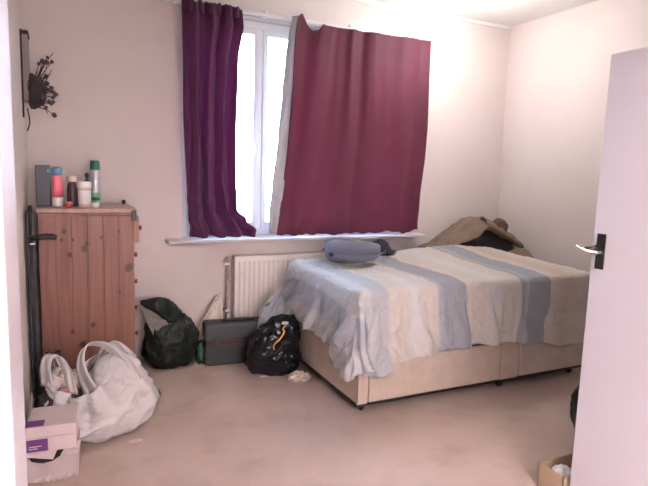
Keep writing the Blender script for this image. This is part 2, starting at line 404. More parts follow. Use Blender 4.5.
# right curtain: hangs flatter, corner of its heading sags off the rail
rc = thing('curtain', 'wide flat burgundy curtain at the right with its top corner sagging off the rail', 'curtain', (2.15, 3.90, .9))
def rcurt(u, v):
    xl = lerp_tab([(0, 1.585), (.08, 1.565), (.3, 1.555), (.6, 1.525), (.9, 1.475), (1, 1.455)], v)
    xr = lerp_tab([(0, 2.777), (.2, 2.775), (.45, 2.785), (.62, 2.775), (.8, 2.745), (1, 2.735)], v)
    x = xl+(xr-xl)*u
    top = lerp_tab([(0, 2.515), (.03, 2.545), (.075, 2.46), (.105, 2.435), (.14, 2.44), (.165, 2.487), (.2, 2.482), (.5, 2.487), (1, 2.495)], u)
    bot = .912+.018*N1(u*7, 0, 1)+.016*N1(u*23, 2)+(.0 if u < .9 else .02*(u-.9)/.1)
    z = top+(bot-top)*v
    ph = u*2*math.pi*4.6+2.2*N1(u*2.5, v*.8, 4)
    A = .017*(.8+.4*v)*(.35+1.5*abs(N1(u*3.2, .4, 9)))
    y = A*math.sin(ph)+.008*N1(u*9, v*2.2, 5)+.002*math.sin(ph*2.7+2*v)
    if v > .86:
        k = (v-.86)/.14; y += .014*k*N1(u*16, v*9, 3); 
    y -= .02*max(0, 1-u/.08)*(1-v)*.6
    return (x-2.15, y-.045, z-.9)
grid('drape', 190, 130, rcurt, M['curt_r'], rc, .003)
def lin(u, v):
    xl = lerp_tab([(0, 1.548), (.1, 1.522), (.3, 1.49), (.55, 1.455), (.75, 1.415), (.9, 1.395), (1, 1.40)], v)
    xr = lerp_tab([(0, 1.60), (.1, 1.585), (.3, 1.57), (.6, 1.54), (.9, 1.49), (1, 1.47)], v)
    x = xl+(xr-xl)*u+.006*N1(v*9, u)
    z = 2.52-v*1.60
    y = .012*math.sin(u*7+v*6)+.040*ridge(Vector((u*1.1, v*9, 2)), 1, 3)*u*(1-u)*3-.02*math.sin(u*math.pi)
    return (x-2.15, y-.030, z-.9)
l = grid('lining', 24, 120, lin, M['lining'], rc, .002); l['label'] = 'cream lining folded back along the inner edge'

# ================================================================ BED
bed = thing('divan_bed', 'single divan bed with beige fabric base and two drawers', 'bed', (2.4, 3.15, 0))
BX0, BX1, BY0, BY1 = 1.50, 3.38, 2.61, 3.66
def bb(name, x0, x1, y0, y1, z0, z1, m, bev=0, par=bed, seg=2): return box(name, x0-2.4, x1-2.4, y0-3.15, y1-3.15, z0, z1, m, par, bev, seg)
base = bb('divan_base', BX0, BX1, BY0+.012, BY1, .065, .395, M['fabric_divan'], .012)
bb('front_rail', BX0+.001, BX0+.07, BY0, BY0+.02, .065, .39, M['fabric_divan'], .004)
bb('front_rail', 2.575, 2.735, BY0, BY0+.02, .065, .39, M['fabric_divan'], .004)
bb('top_rail', BX0+.05, BX1-.02, BY0, BY0+.02, .335, .39, M['fabric_divan'], .004)
bb('bottom_strip', BX0, BX1, BY0+.004, BY1-.004, .052, .068, M['black'])
bb('seam', BX0+.001, BX0+.006, BY0-.002, BY0+.004, .075, .30, M['divan_edge'])
for (a, b) in ((BX0+.075, 2.568), (2.742, BX1-.01)):
    d = bb('drawer', a, b, BY0-.006, BY0+.014, .072, .322, M['fabric_divan'], .005)
    bb('drawer_gap', a, b, BY0+.006, BY0+.02, .322, .336, M['black'], 0, bed)
    bb('drawer_gap', b, b+.006, BY0+.006, BY0+.02, .072, .322, M['divan_edge'], 0, bed)
for (x, y) in ((BX0+.06, BY0+.06), (BX0+.06, BY1-.08), (2.62, BY0+.05), (2.62, BY1-.08), (BX1-.08, BY0+.06), (BX1-.08, BY1-.08)):
    c = bmesh.new(); add_lathe(c, [(0, -.012), (.020, -.012), (.025, -.006), (.025, .006), (.020, .012), (0, .012)], 16, Matrix.Translation((x-2.4, y-3.15, .025)) @ Matrix.Rotation(R(90), 4, 'Y') @ Matrix.Rotation(R(0), 4, 'X'))
    add_box(c, x-2.4-.016, x-2.4+.016, y-3.15-.012, y-3.15+.012, .03, .054, .003)
    bmobj('castor', c, M['black'], bed, True)
mt = bb('mattress', BX0-.004, BX1, BY0-.004, BY1+.004, .396, .735, M['mattress'], .05, bed, 4)
for z in (.415, .70): bb('mattress_piping', BX0-.006, BX1+.002, BY0-.006, BY1+.006, z, z+.008, M['divan_edge'], .003, bed) if z < .5 else None

# striped sheet
def sheet_mat():
    m = bpy.data.materials.new('striped_cotton_sheet'); m.use_nodes = True; N = m.node_tree.nodes; L = m.node_tree.links; b = N['Principled BSDF']
    b.inputs['Roughness'].default_value = .8; b.inputs['Sheen Weight'].default_value = .15
    uv = N.new('ShaderNodeUVMap'); s = N.new('ShaderNodeSeparateXYZ'); L.new(uv.outputs[0], s.inputs[0])
    mr = N.new('ShaderNodeMapRange'); mr.inputs[1].default_value = -.5; mr.inputs[2].default_value = 2.1; L.new(s.outputs[0], mr.inputs[0])
    r = N.new('ShaderNodeValToRGB'); r.color_ramp.interpolation = 'LINEAR'
    cream = (.68, .625, .58); white = (.70, .70, .71); grey = (.36, .375, .42); blue = (.47, .50, .56); pale = (.64, .65, .68)
    tabs = [(-.5, pale), (-.32, pale), (-.27, blue), (-.14, blue), (-.12, pale), (.02, pale), (.05, (.53, .55, .58)), (.14, (.50, .52, .56)), (.17, cream), (.28, cream), (.33, white), (.42, cream), (.51, cream), (.52, blue), (.57, grey), (.74, grey), (.75, cream), (.90, cream), (1.0, white), (1.1, cream), (1.225, cream), (1.235, grey), (1.30, blue), (1.32, grey), (1.50, grey), (1.51, cream), (1.66, (.60, .50, .42)), (1.9, cream)]
    e = r.color_ramp.elements
    while len(e) > 1: e.remove(e[0])
    for i, (u, c) in enumerate(tabs):
        p = (u+.5)/2.6
        q = e[0] if i == 0 else e.new(p)
        q.position = p; q.color = (*c, 1)
    L.new(mr.outputs[0], r.inputs[0]); L.new(r.outputs[0], b.inputs['Base Color'])
    n = N.new('ShaderNodeTexNoise'); n.inputs['Scale'].default_value = 14; n.inputs['Detail'].default_value = 8; n.inputs['Distortion'].default_value = .8
    t = N.new('ShaderNodeTexCoord'); L.new(t.outputs['Object'], n.inputs['Vector'])
    bp = N.new('ShaderNodeBump'); bp.inputs['Strength'].default_value = .8; bp.inputs['Distance'].default_value = .03
    L.new(n.outputs['Fac'], bp.inputs['Height']); L.new(bp.outputs[0], b.inputs['Normal'])
    tr = N.new('ShaderNodeBsdfTranslucent'); L.new(r.outputs[0], tr.inputs[0]); mx = N.new('ShaderNodeMixShader'); mx.inputs[0].default_value = .22
    L.new(b.outputs[0], mx.inputs[1]); L.new(tr.outputs[0], mx.inputs[2]); L.new(mx.outputs[0], N['Material Output'].inputs[0])
    return m
M['sheet'] = sheet_mat()
SX0, SX1, SY0, SY1 = BX0-.022, BX1+.012, BY0-.022, BY1+.016
LL, WW = SX1-SX0, SY1-SY0
OL, OF, OB = .44, .46, .34      # overhangs left, front, back
TOP = .752
r0 = .055
def sheet_pt(u, v):
    """u,v are cloth coordinates: metres from the left front corner of the top"""
    s = max(0, -u); t = max(0, -v); tb = max(0, v-WW)
    se = max(0, u-LL)
    inx = min(max(u, 0), LL); iny = min(max(v, 0), WW)
    # hem variation
    d = math.hypot(s, max(t, tb)); 
    if se > 0: d = max(d, se)
    th = 0
    if d > 0:
        nx = -s/d if s > 0 else (1 if se > 0 and t == 0 else 0); ny = (-t/d if t > 0 else (tb/d if tb > 0 else 0))
        nl = math.hypot(nx, ny) or 1; nx /= nl; ny /= nl
    else: nx = ny = 0
    # rounded shoulder then straight fall
    arc = r0*math.pi/2
    if d < arc: a = d/r0; out = r0*math.sin(a)-r0; drop = r0*(1-math.cos(a))
    else: out = 0; drop = r0+(d-arc)
    x = SX0+inx; y = SY0+iny; z = TOP-drop
    x += nx*out*0; 
    # top surface inset by r0 so that the shoulder ends flush with the sides
    ex = SX0+r0+inx*(LL-2*r0)/LL; ey = SY0+r0+iny*(WW-2*r0)/WW
    x = ex+nx*(out+r0); y = ey+ny*(out+r0)
    # the corner of the cloth is dragged on to the front
    if s > 0 and t > 0:
        a = math.atan2(t, s); k = math.sin(2*a); f = max(0, d-.05)
        x += .62*k*f*(a/(math.pi/2))**.7; y -= .010*k; z += .12*k*f*(1-.4*k)
    # folds on the hanging cloth
    g = min(1, max(0, d-.04)/.28)
    if d > .02:
        if t > 0 and s == 0:
            q = u-.95*t
            fo = .030*math.sin(q*21+2.5*N1(q*2.2, t*2, 1))+.022*N1(q*7, t*1.5, 2)+.008*N1(q*20, t*6, 3)
            corner = math.exp(-(u/.5)**2)
            y -= g*(abs(fo)*.6+fo*.5+.022+.045*corner*abs(math.sin(q*17)))
            x += .10*g*t*math.sin(u*3.1)
            z += .020*g*math.sin(u*5.2+1)+.03*g*N1(u*2.6, 4)
            z += .085*g*math.exp(-((u-.75)/.42)**2)*.5
        elif s > 0 and t == 0 and tb == 0:
            q = v-1.0*s
            fo = .046*math.sin(q*27+2.2*N1(q*3, s*2, 5))+.022*N1(q*11, s*2, 6)
            x -= g*(abs(fo)*.9+fo*.6+.016)
            y += .32*s*g*(v/WW)*.6
            z += .03*g*math.sin(v*9)+.06*g*math.exp(-((v-.42)/.2)**2)
        elif s > 0 and t > 0:
            a = math.atan2(t, s)
            fo = .03*math.sin(a*9+1)+.015*N1(a*5, d*4, 7)
            x += nx*g*(abs(fo)+.012); y += ny*g*(abs(fo)+.03)
        elif s > 0 and tb > 0:
            # back left tail pulled out toward the radiator
            a = math.atan2(tb, s); fo = .02*math.sin(a*12)
            x -= g*(.30*math.sin(a)*(d/.4)+abs(fo)+.02); y = min(y+g*(.01+.3*fo)-.10*g*math.sin(a), 3.84); z -= .06*g*math.sin(2*a)
        elif tb > 0:
            y += g*(.012+.012*math.sin(u*22))
    # top: slack, pulled creases and the rise toward the head end
    if d < .05:
        k = 1-d/.05
        z += k*(.012*N1(u*3.0-v*1.4, v*2.6, 3)+.010*max(0, ridge(Vector((u*1.4+v*.8, v*2.2-u*.5, 7)), 1, 4)))
    rise = math.exp(-((u-1.45)/.55)**2)*max(0, min(1, (v+.0)/WW))**1.5
    if t == 0: z += .065*rise*max(0, 1-tb/.2)
    z = max(z, .05)
    return Vector((x, y, z))
NU, NV = 170, 125
U0, U1, V0, V1 = -OL, LL+.045, -OF, WW+OB
def suv(i, j): return (U0+(U1-U0)*i, V0+(V1-V0)*j)
def sfn(i, j):
    u, v = suv(i, j)
    # hems are pulled unevenly: rescale overhang
    if v < 0: v *= (.93+.08*math.cos(min(u, .75)*4.2)+.05*N1(u*4, 1)+.13*max(0, min(1, (u-.5)/.8)))
    if u < 0: u *= (1.0+.14*math.sin(v*6+1))
    p = sheet_pt(u, v); return p-Vector((2.4, 3.15, .4))
sh = grid('striped_bed_sheet', NU, NV, sfn, M['sheet'], None, .0025, uvfn=suv)
sh.location = (2.4, 3.15, .4)
tag(sh, 'cream and grey-blue striped sheet spread over the bed and hanging in folds', 'bed sheet')

# let the sheet settle on the bed for a few frames so that it creases, then keep the settled mesh
import os
def settle(o, frames):
    bm = bmesh.new(); add_box(bm, BX0-.004, BX1, BY0-.004, BY1+.004, .0, .735, .035, 3)
    add_box(bm, 1.0, 1.49, 2.9, 3.9, -.1, .02)
    col = bmobj('settle_form', bm, None); col.modifiers.new('c', 'COLLISION'); col.collision.thickness_outer = .006; col.collision.cloth_friction = 30
    sol = o.modifiers[0]; th = sol.thickness; o.modifiers.remove(sol)
    cm = o.modifiers.new('cloth', 'CLOTH'); st = cm.settings
    st.quality = 4; st.mass = .25; st.tension_stiffness = 18; st.compression_stiffness = 18; st.shear_stiffness = 4; st.bending_stiffness = .06; st.air_damping = 4
    st.shrink_min = SHR; cm.collision_settings.distance_min = .008; cm.collision_settings.use_self_collision = False
    vg = o.vertex_groups.new(name='hold')
    me = o.data
    for v in me.vertices:
        p = v.co+o.location
        if p.z > TOP-.03 and p.x > BX0+.12 and p.y > BY0+.12: vg.add([v.index], .6, 'REPLACE')
        elif p.x < BX0-.03 and p.y > BY1-.06: vg.add([v.index], 1, 'REPLACE')
        if v.index % (NU+1) < 7 and v.index // (NU+1) < 6: vg.add([v.index], 1, 'REPLACE')
    st.vertex_group_mass = 'hold'; st.pin_stiffness = .3
    for f in range(1, frames+1): S.frame_set(f)
    dg = bpy.context.evaluated_depsgraph_get(); ev = o.evaluated_get(dg); nm = bpy.data.meshes.new_from_object(ev)
    nm.name = o.name; o.modifiers.clear(); o.data = nm
    o.vertex_groups.clear()
    for p in nm.polygons: p.use_smooth = True
    bpy.data.objects.remove(col); S.frame_set(1)
    s2 = o.modifiers.new('thickness', 'SOLIDIFY'); s2.thickness = th; s2.offset = 0
SHR = -.05
settle(sh, 12)

# travel pillow, small navy cap, heap of blankets
tp = thing('neck_pillow', 'round blue-grey neck pillow lying on the left end of the bed', 'pillow', (1.86, 3.36, .785), R(20))
bm = bmesh.new(); seg = 56; rr = 20; rings = []
for i in range(seg+1):
    a = R(25)+R(310)*i/seg; e = min(1, math.sin(math.pi*i/seg)**.28) if 0 < i < seg else .02
    mr_, tr_ = .124, .070*e
    ring = []
    for k in range(rr):
        b = 2*math.pi*k/rr; rad_ = mr_+tr_*math.cos(b)*1.1; seam = 1-.05*max(0, math.cos(b))**12
        ring.append(bm.verts.new((rad_*seam*math.cos(a)*1.22, rad_*seam*math.sin(a), tr_*1.12*math.sin(b)+.070+.006*N1(a*2, b))))
    rings.append(ring)
for a, b in zip(rings, rings[1:]):
    for k in range(rr): bm.faces.new((a[k], a[(k+1) % rr], b[(k+1) % rr], b[k]))
bm.faces.new(rings[0]); bm.faces.new(rings[-1][::-1])
bmobj('cushion', bm, M['pillow'], tp, True)
pts = [((.124+.0775)*1.22*math.cos(R(25)+R(310)*i/60), (.124+.0775)*math.sin(R(25)+R(310)*i/60), .070) for i in range(3, 58)]
tube('piping', pts, .0035, M['bluegrey'], tp, 6)
box('fabric_tab', -.262, -.235, -.02, .0, .045, .07, M['navy'], tp, .004)

cap = thing('navy_cap', 'small navy cloth cap on the back edge of the bed behind the neck pillow', 'cap', (2.22, 3.60, .79), R(-25))
def capfn(d, p):
    if p.z < 0: p.z *= .15
    return p
blob('crown', (0, 0, .012), (.082, .07, .085), M['navy'], cap, 4, capfn, .012, 5, seed=3)
def brim(u, v):
    a = R(-70)+R(140)*u; r = .07+.055*v; return (r*math.cos(a), r*math.sin(a)*.95, .012-.012*v*v+.012*math.cos(a)*v)
grid('brim', 20, 6, brim, M['navy'], cap, .004)

hb = thing('blanket_heap', 'peaked heap of taupe and dark grey blankets in the corner beyond the bed', 'blanket', (3.3, 3.82, 0))
# lower dark pile fills the gap between bed and wall
def heapz(x):
    return lerp_tab([(2.84, .79), (2.95, .83), (3.14, .94), (3.30, 1.035), (3.40, 1.05), (3.48, 1.01), (3.56, .98), (3.64, .95), (3.74, .90)], x)
def pile(u, v):
    x = 2.86+.88*u; a = math.pi*v; top = heapz(x)-.045
    y = 3.83-.115*math.cos(a)*(1+.1*N1(u*5, v)); z = .02+(top-.02)*math.sin(a)**.35+.02*N1(u*9, v*5, 2)
    return (x-3.3, y-3.82, z)
grid('dark_blanket', 60, 40, pile, M['darkcloth'], hb, .004)
def over(u, v):
    x = 2.84+.90*u; top = heapz(x)+.008*N1(u*12)
    y0 = 3.69+.04*math.sin(u*9); 
    # front flap falls away either side of the peak leaving a dark hollow
    fl = lerp_tab([(0, .05), (.2, .07), (.45, .10), (.60, .05), (.66, .03), (.72, .05), (.85, .07), (1, .04)], u)
    y = 3.97-(3.97-y0)*v; 
    z = top-.25*(1-v)**2*0-max(0, (v-.55)/.45)**1.4*fl*1.3+.012*N1(u*14, v*6, 1)-.03*(1-v)
    return (x-3.3, y-3.82, z)
grid('taupe_blanket', 90, 30, over, M['taupe'], hb, .008)
def fold(u, v):
    # rolled edge running down to the right from the peak
    P = catmull([(3.34, 3.72, .99), (3.44, 3.70, .945), (3.53, 3.69, .900), (3.60, 3.64, .855), (3.65, 3.56, .800)], 10)
    i = min(len(P)-1, int(u*(len(P)-1))); p = P[i]; a = 2*math.pi*v; r = (.062-.030*u)*(1+.6*N1(u*7, v*3, 1))
    return (p.x-3.3, p.y-3.82+r*math.cos(a), p.z+r*math.sin(a)*.8)
grid('rolled_edge', 40, 14, fold, M['taupe'], hb)
blob('lower_blanket', (.29, -.31, .38), (.14, .24, .41), M['taupe'], hb, 4, lambda d, p: Vector((max(-.155, min(.155, p.x*1.4)), p.y, p.z)), .015, 4, floor=.0, seed=41)
blob('bunched_end', (.255, -.07, .955), (.085, .055, .065), mat('brown_fabric', (.12, .07, .06), .9), hb, 4, None, .03, 6, seed=5)

# ================================================================ CHEST OF DRAWERS
CX0, CX1, CY0, CY1, CZ = -.135, .385, 3.50, 3.96, 1.14
ch = thing('chest_of_drawers', 'tall reddish pine chest of six drawers against the left wall', 'chest of drawers', (.125, 3.73, 0))
def cb(name, x0, x1, y0, y1, z0, z1, m, bev=0, par=ch): return box(name, x0-.125, x1-.125, y0-3.73, y1-3.73, z0, z1, m, par, bev)
def kn(px, pz): return (px, pz)
knots = [(-.085+.085*0, 0, 0)]
kp = [(.000-.125, 1.005, .016), (-.035+.02-.125, .955, .012), (.045-.125, .955, .009), (.06+.06-.125, .93, .014), (.025-.125, .865, .017), (.105-.125, .90, .020), (.355-.125, .775, .028), (.30-.125, 1.0, .010), (.20-.125, .965, .010), (.03-.125, .40, .013), (.145-.125, .43, .016), (.085-.125, .315, .022), (.20-.125, .30, .014), (.215-.125, .28, .010), (.3-.125, .62, .009)]
M['pine_side'] = pine('pine_side', kp)
M['pine'] = pine('pine_plain')
M['pine_top'] = pine('pine_top', (), (.46, .31, .27), (.36, .22, .18))
nb = 6; bw = (CX1-CX0-.004)/nb
for i in range(nb):
    x0 = CX0+.002+i*bw
    cb('side_plank', x0+.0004, x0+bw-.0004, CY0+.0006*(i % 2), CY0+.02, .05, CZ-.03, M['pine_side'], .0014)
cb('far_side_panel', CX0, CX1, CY1-.02, CY1, .05, CZ-.03, M['pine'])
cb('back_panel', CX0, CX0+.012, CY0+.02, CY1-.02, .05, CZ-.03, M['pine'])
cb('plinth', CX0+.004, CX1-.006, CY0+.004, CY1-.004, 0, .055, M['pine'], .003)
cb('top', CX0-.008, CX1+.016, CY0-.014, CY1+.014, CZ-.028, CZ, M['pine_top'], .008)
cb('top_moulding', CX0, CX1+.006, CY0-.006, CY1, CZ-.045, CZ-.028, M['pine'], .004)
dh = (CZ-.05-.06)/6
for i in range(6):
    z1 = CZ-.05-i*dh; z0 = z1-dh+.008; ox = .030 if i == 0 else 0
    d = cb('drawer', CX1-.03+ox, CX1+.004+ox, CY0+.022, CY1-.022, z0, z1, M['pine'], .003)
    if ox: cb('drawer_box', CX0+.05, CX1-.03+ox, CY0+.03, CY1-.03, z0+.01, z1-.02, M['pine'], 0, d)
    for yy in ((CY0+.11,) if 1 else ()):
        pass
    for yy in (CY0+.11, CY1-.11):
        kx = CX1+.004+ox-.125
        lathe('knob', [(0, -.001), (.007, 0), (.007, .010), (.013, .014), (.016, .020), (.013, .028), (0, .031)], M['pine'], d, 14, Matrix.Translation((kx, yy-3.73, (z0+z1)/2)) @ Matrix.Rotation(R(90), 4, 'Y'))
# a dark strip of tape at the top right corner
tag(cb('corner_tape', CX1-.012, CX1+.018, CY0-.018, CY0-.004, CZ-.075, CZ-.012, M['black'], .003), 'dark tape wrapped on the top front corner')
kb = thing('bottle_stopper', 'tiny loose black stopper on the back right corner of the pine chest', 'stopper', (.365, 3.86, CZ))
lathe('ball', [(0, 0), (.008, 0), (.006, .008), (.013, .014), (.014, .022), (.008, .030), (0, .031)], M['black'], kb, 14)

# items standing on the chest
def bottle(name, label, cat, x, y, parts):
    t = thing(name, label, cat, (x, y, CZ))
    for pn, prof, m in parts: lathe(pn, prof, m, t, 20)
    return t
gb = thing('dark_carton', 'blue-grey upright carton against the wall on top of the chest', 'box', (-.100, 3.74, CZ))
box('carton', -.045, .035, -.06, .05, 0, .235, M['bluegrey'], gb, .006)
box('lid_flap', -.046, .036, -.061, .051, .225, .245, M['bluegrey'], gb, .004)
pb = bottle('pink_bottle', 'pink spray bottle with a blue cap and white lower band', 'bottle', -.028, 3.66, [
    ('base', [(0, 0), (.032, 0), (.034, .006), (.033, .055), (0, .056)], M['white_plastic']),
    ('body', [(0, .056), (.033, .056), (.031, .12), (.027, .165), (.026, .185), (0, .19)], M['bottle_pink']),
    ('cap', [(0, .188), (.026, .188), (.030, .195), (.030, .225), (.022, .235), (0, .236)], M['blue_cap'])])
box('spray_trigger', -.055, .0, -.012, .012, .20, .222, M['blue_cap'], pb, .004)
bottle('dark_bottle', 'dark brown bottle with a cream screw cap beside the white tub', 'bottle', .052, 3.67, [
    ('body', [(0, 0), (.027, 0), (.030, .01), (.030, .10), (.024, .135), (.020, .15), (0, .151)], M['dark_bottle']),
    ('cap', [(0, .15), (.026, .15), (.028, .155), (.028, .18), (.024, .186), (0, .187)], M['cream_cap'])])
bottle('red_pot', 'small squat red pot in front of the dark bottle', 'pot', .028, 3.575, [
    ('body', [(0, 0), (.020, 0), (.022, .005), (.022, .022), (0, .023)], M['red']),
    ('lid', [(0, .023), (.023, .023), (.023, .034), (0, .036)], M['pinkpack'])])
bottle('white_tub', 'white plastic tub with a wide white screw lid', 'tub', .117, 3.60, [
    ('body', [(0, 0), (.034, 0), (.036, .008), (.036, .105), (.030, .115), (0, .116)], M['cream_cap']),
    ('label_band', [(.0365, .02), (.0367, .021), (.0367, .10), (.0365, .101)], M['white_plastic']),
    ('lid', [(0, .113), (.038, .113), (.040, .117), (.040, .150), (.036, .154), (0, .155)], M['white_plastic'])])
sc = bottle('spray_can', 'tall silver aerosol can with a dark green cap', 'spray can', .190, 3.80, [
    ('body', [(0, 0), (.028, 0), (.030, .006), (.030, .215), (.024, .228), (0, .23)], M['silver']),
    ('lower_band', [(.0302, .03), (.0305, .031), (.0305, .08), (.0302, .081)], M['teal']),
    ('cap', [(0, .225), (.029, .225), (.030, .230), (.028, .275), (.024, .282), (0, .283)], M['green_cap'])])
bottle('dark_vial', 'thin dark bottle with a round stopper beside the aerosol can', 'bottle', .142, 3.82, [
    ('body', [(0, 0), (.014, 0), (.015, .005), (.014, .15), (.008, .17), (0, .171)], M['bluegrey']),
    ('stopper', [(0, .17), (.008, .171), (.014, .182), (.012, .2), (0, .206)], M['dark_bottle'])])
bottle('green_jar', 'small green jar in front of the aerosol can', 'jar', .185, 3.70, [
    ('body', [(0, 0), (.022, 0), (.024, .006), (.023, .035), (0, .036)], M['teal']),
    ('lid', [(0, .036), (.024, .036), (.024, .052), (.02, .056), (0, .057)], M['green_cap'])])
bottle('white_pot', 'little white round pot with dark centre at the right of the tub', 'pot', .175, 3.585, [
    ('body', [(0, 0), (.020, 0), (.023, .008), (.022, .028), (0, .030)], M['white_plastic']),
    ('centre_dot', [(0, .030), (.008, .030), (.008, .034), (0, .035)], M['black'])])

# black upright folded item between wall and chest
bk = thing('folded_frame', 'tall narrow black upright frame with a side grip between left wall and chest', 'frame', (-.172, 3.42, 0))
box('panel', -.018, .028, -.03, .045, .06, 1.13, M['charcoal'], bk, .008)
for yy in (-.022, .036): tube('upright', [(.006, yy, .0), (.006, yy, 1.14)], .012, M['black'], bk, 10)
tube('top_bar', catmull([(.006, -.022, 1.13), (.006, -.005, 1.15), (.006, .02, 1.15), (.006, .036, 1.13)], 4), .012, M['black'], bk, 10)
tube('hand_grip', catmull([(.0, -.03, .985), (.05, -.045, .99), (.10, -.05, .992), (.135, -.05, .985)], 5), [.014]*5+[.017]*8+[.014]*3, M['black'], bk, 12)
tag(box('highlight_strip', .0, .026, -.040, -.030, .947, .957, M['chrome'], bk, .001), 'small chrome strip in place of the highlight below the grip')  # chrome strip stands in for the white highlight beneath the grip
for yy in (-.022, .036): lathe('rubber_foot', [(0, 0), (.018, 0), (.016, .03), (0, .031)], M['black'], bk, 12, Matrix.Translation((.006, yy, 0)))

# ================================================================ DRIED FLOWER WALL POCKET
WRX = .022
wr = thing('dried_flower_hanging', 'dark wall hanging with dried twigs and flowers high on the left wall', 'wall decoration', (-.198, 3.80, 1.66))
for yy in (-.07, .05): box('side_slat', .0, .038, yy, yy+.018, .10, .50, M['frame_wood'], wr, .003)
box('top_slat', .0, .042, -.08, .08, .475, .495, M['wicker'], wr, .003)
box('dark_edge', -.003, .008, -.085, -.068, .0, .50, M['wicker'], wr, .002)
def pocket(d, p):
    if p.x < 0: p.x *= .2
    return p
blob('basket', (.045, -.01, .16), (.075, .08, .10), M['wicker'], wr, 4, pocket, .02, 9, seed=8)
tube('hanging_stem', catmull([(.02, 0, .06), (.03, 0, -.02), (.015, 0, -.075)], 6), .004, M['twig'], wr, 6)
rnd = random.Random(3)
for i in range(46):
    a = rnd.uniform(-.9, 1.25); ln = rnd.uniform(.08, .17) if i > 5 else rnd.uniform(.2, .27)
    if i <= 5: a = rnd.uniform(.75, 1.2)
    z0 = rnd.uniform(.07, .2); y0 = rnd.uniform(-.06, .05)
    dx, dz = math.cos(a), math.sin(a); dy = rnd.uniform(-.3, .3)
    p0 = Vector((.06, y0, z0)); p2 = p0+Vector((dx*.7, dy, dz))*ln; pm = (p0+p2)/2+Vector((rnd.uniform(-.01, .01), rnd.uniform(-.01, .01), .01))
    tw = tube('twig', catmull([p0, pm, p2], 3), [.0035]*4+[.002]*3, M['twig'], wr, 5)
    if i % 2 == 0:
        bm = bmesh.new(); bmesh.ops.create_icosphere(bm, subdivisions=2, radius=rnd.uniform(.009, .016), matrix=Matrix.Translation(p2))
        for v in bm.verts: v.co += (v.co-p2)*.5*N1(v.co.x*160, v.co.y*160, v.co.z*160)
        bmobj('flower_head', bm, M['flower'], wr, False)

# ================================================================ WHITE CARRIER BAG
M['carrier'] = mat('white_carrier_film', (.78, .74, .75), .24, bump=1.0, bscale=15); translucent(M['carrier'], .30, (.8, .74, .7))
wb = thing('carrier_bag', 'full white plastic carrier bag open at the top in front of the pine chest', 'bag', (.12, 2.975, 0))
wb.scale = (1.12, 1.06, 1.12)
def bagsurf(u, v, inset=0):
    a = 2*math.pi*u
    ca, sa = math.cos(a), math.sin(a)
    rimh = .285+.055*ca-.035*sa*-1*-1
    # rim: low at front left, high at right
    rimh = .27+.10*max(0, math.cos(a-R(20)))+.06*max(0, math.cos(a-R(180)))**4-.055*max(0, math.cos(a-R(235)))**3
    h = v*rimh
    prof = lerp_tab([(0, .35), (.05, .80), (.15, .97), (.35, 1.04), (.6, .98), (.8, .82), (1, .66)], v)
    rx = .235 if ca > 0 else .205; ry = .19
    x = ca*rx*prof; y = sa*ry*prof
    k = .042*(ridge(Vector((ca*1.2, sa*1.2, v*1.6)), 1.7, 5)-.35)+.012*math.sin(a*13+3*v)*v
    x += ca*(k-inset); y += sa*(k-inset)
    if ca > 0: x += .03*ca*math.exp(-((v-.4)/.3)**2)
    x -= .06*max(0, v-.7)*1.0
    return (x, y, h+.004)
grid('film', 120, 60, lambda u, v: bagsurf(u, v), M['carrier'], wb, .0015)
bm = bmesh.new(); vs = [bm.verts.new(bagsurf(i/60, 0)) for i in range(60)]; bm.faces.new(vs)
bmobj('base', bm, M['carrier'], wb)
def ribbon(name, pts, wid, wdir, m, parent, tw=0):
    P = catmull(pts, 8); wd = Vector(wdir).normalized()
    def f(u, v):
        i = u*(len(P)-1); k = int(i); k2 = min(k+1, len(P)-1); p = P[k].lerp(P[k2], i-k)
        w_ = wid[0]+(wid[1]-wid[0])*math.sin(math.pi*u)
        off = (v-.5)*w_
        d = wd.copy(); n_ = .012*math.sin(v*9+u*4)+.006*N1(u*12, v*5)
        return p+d*off+Vector((0, -n_, n_*.6))
    return grid(name, 40, 10, f, m, parent, .0015)
ribbon('handle', [(-.195, .0, .24), (-.20, .0, .33), (-.185, -.01, .385), (-.15, -.02, .39), (-.12, -.03, .33), (-.10, -.07, .225)], (.11, .075), (.5, -.8, .1), M['carrier'], wb)
ribbon('handle', [(-.02, -.115, .23), (-.055, -.07, .33), (-.045, -.04, .41), (.0, -.03, .435), (.07, -.04, .41), (.14, -.06, .33), (.18, -.07, .24)], (.15, .075), (.3, -.7, .5), M['carrier'], wb)
ribbon('handle', [(.02, .11, .29), (.06, .09, .38), (.10, .07, .40), (.15, .05, .35), (.18, .02, .28)], (.10, .05), (.5, -.5, .4), M['carrier'], wb)
blob('inner_bulge', (.09, .0, .24), (.115, .12, .12), M['carrier'], wb, 5, None, .03, 6, seed=12)
# contents
jr = thing('glass_jar', 'clear glass jar standing up out of the carrier bag by the chest', 'jar', (-.07, 3.04, .20))
lathe('jar_wall', [(0, 0), (.038, 0), (.043, .01), (.043, .17), (.036, .20), (.034, .225)], M['jar'], jr, 24)
lathe('rim', [(.033, .222), (.038, .224), (.038, .234), (.033, .236)], M['jar'], jr, 24)
bc = blob('crumpled_tissue', (-.01, 3.0, .27), (.065, .06, .06), M['beigecloth'], None, 4, None, .045, 6, seed=4)
tag(bc, 'crumpled cream tissue inside the mouth of the carrier bag', 'tissue')
pk = thing('pink_packet', 'small pink packet in the carrier bag in front of the tissue', 'packet', (-.005, 2.92, .245), R(15))
box('packet', -.045, .045, -.025, .025, 0, .035, M['pinkpack'], pk, .008)
box('packet_seal', -.055, -.045, -.024, .024, .012, .018, M['white_plastic'], pk, .001)
di = blob('dark_rubbish', (-.02, 2.98, .19), (.12, .11, .07), M['dark_in'], None, 4, None, .03, 6, seed=6)
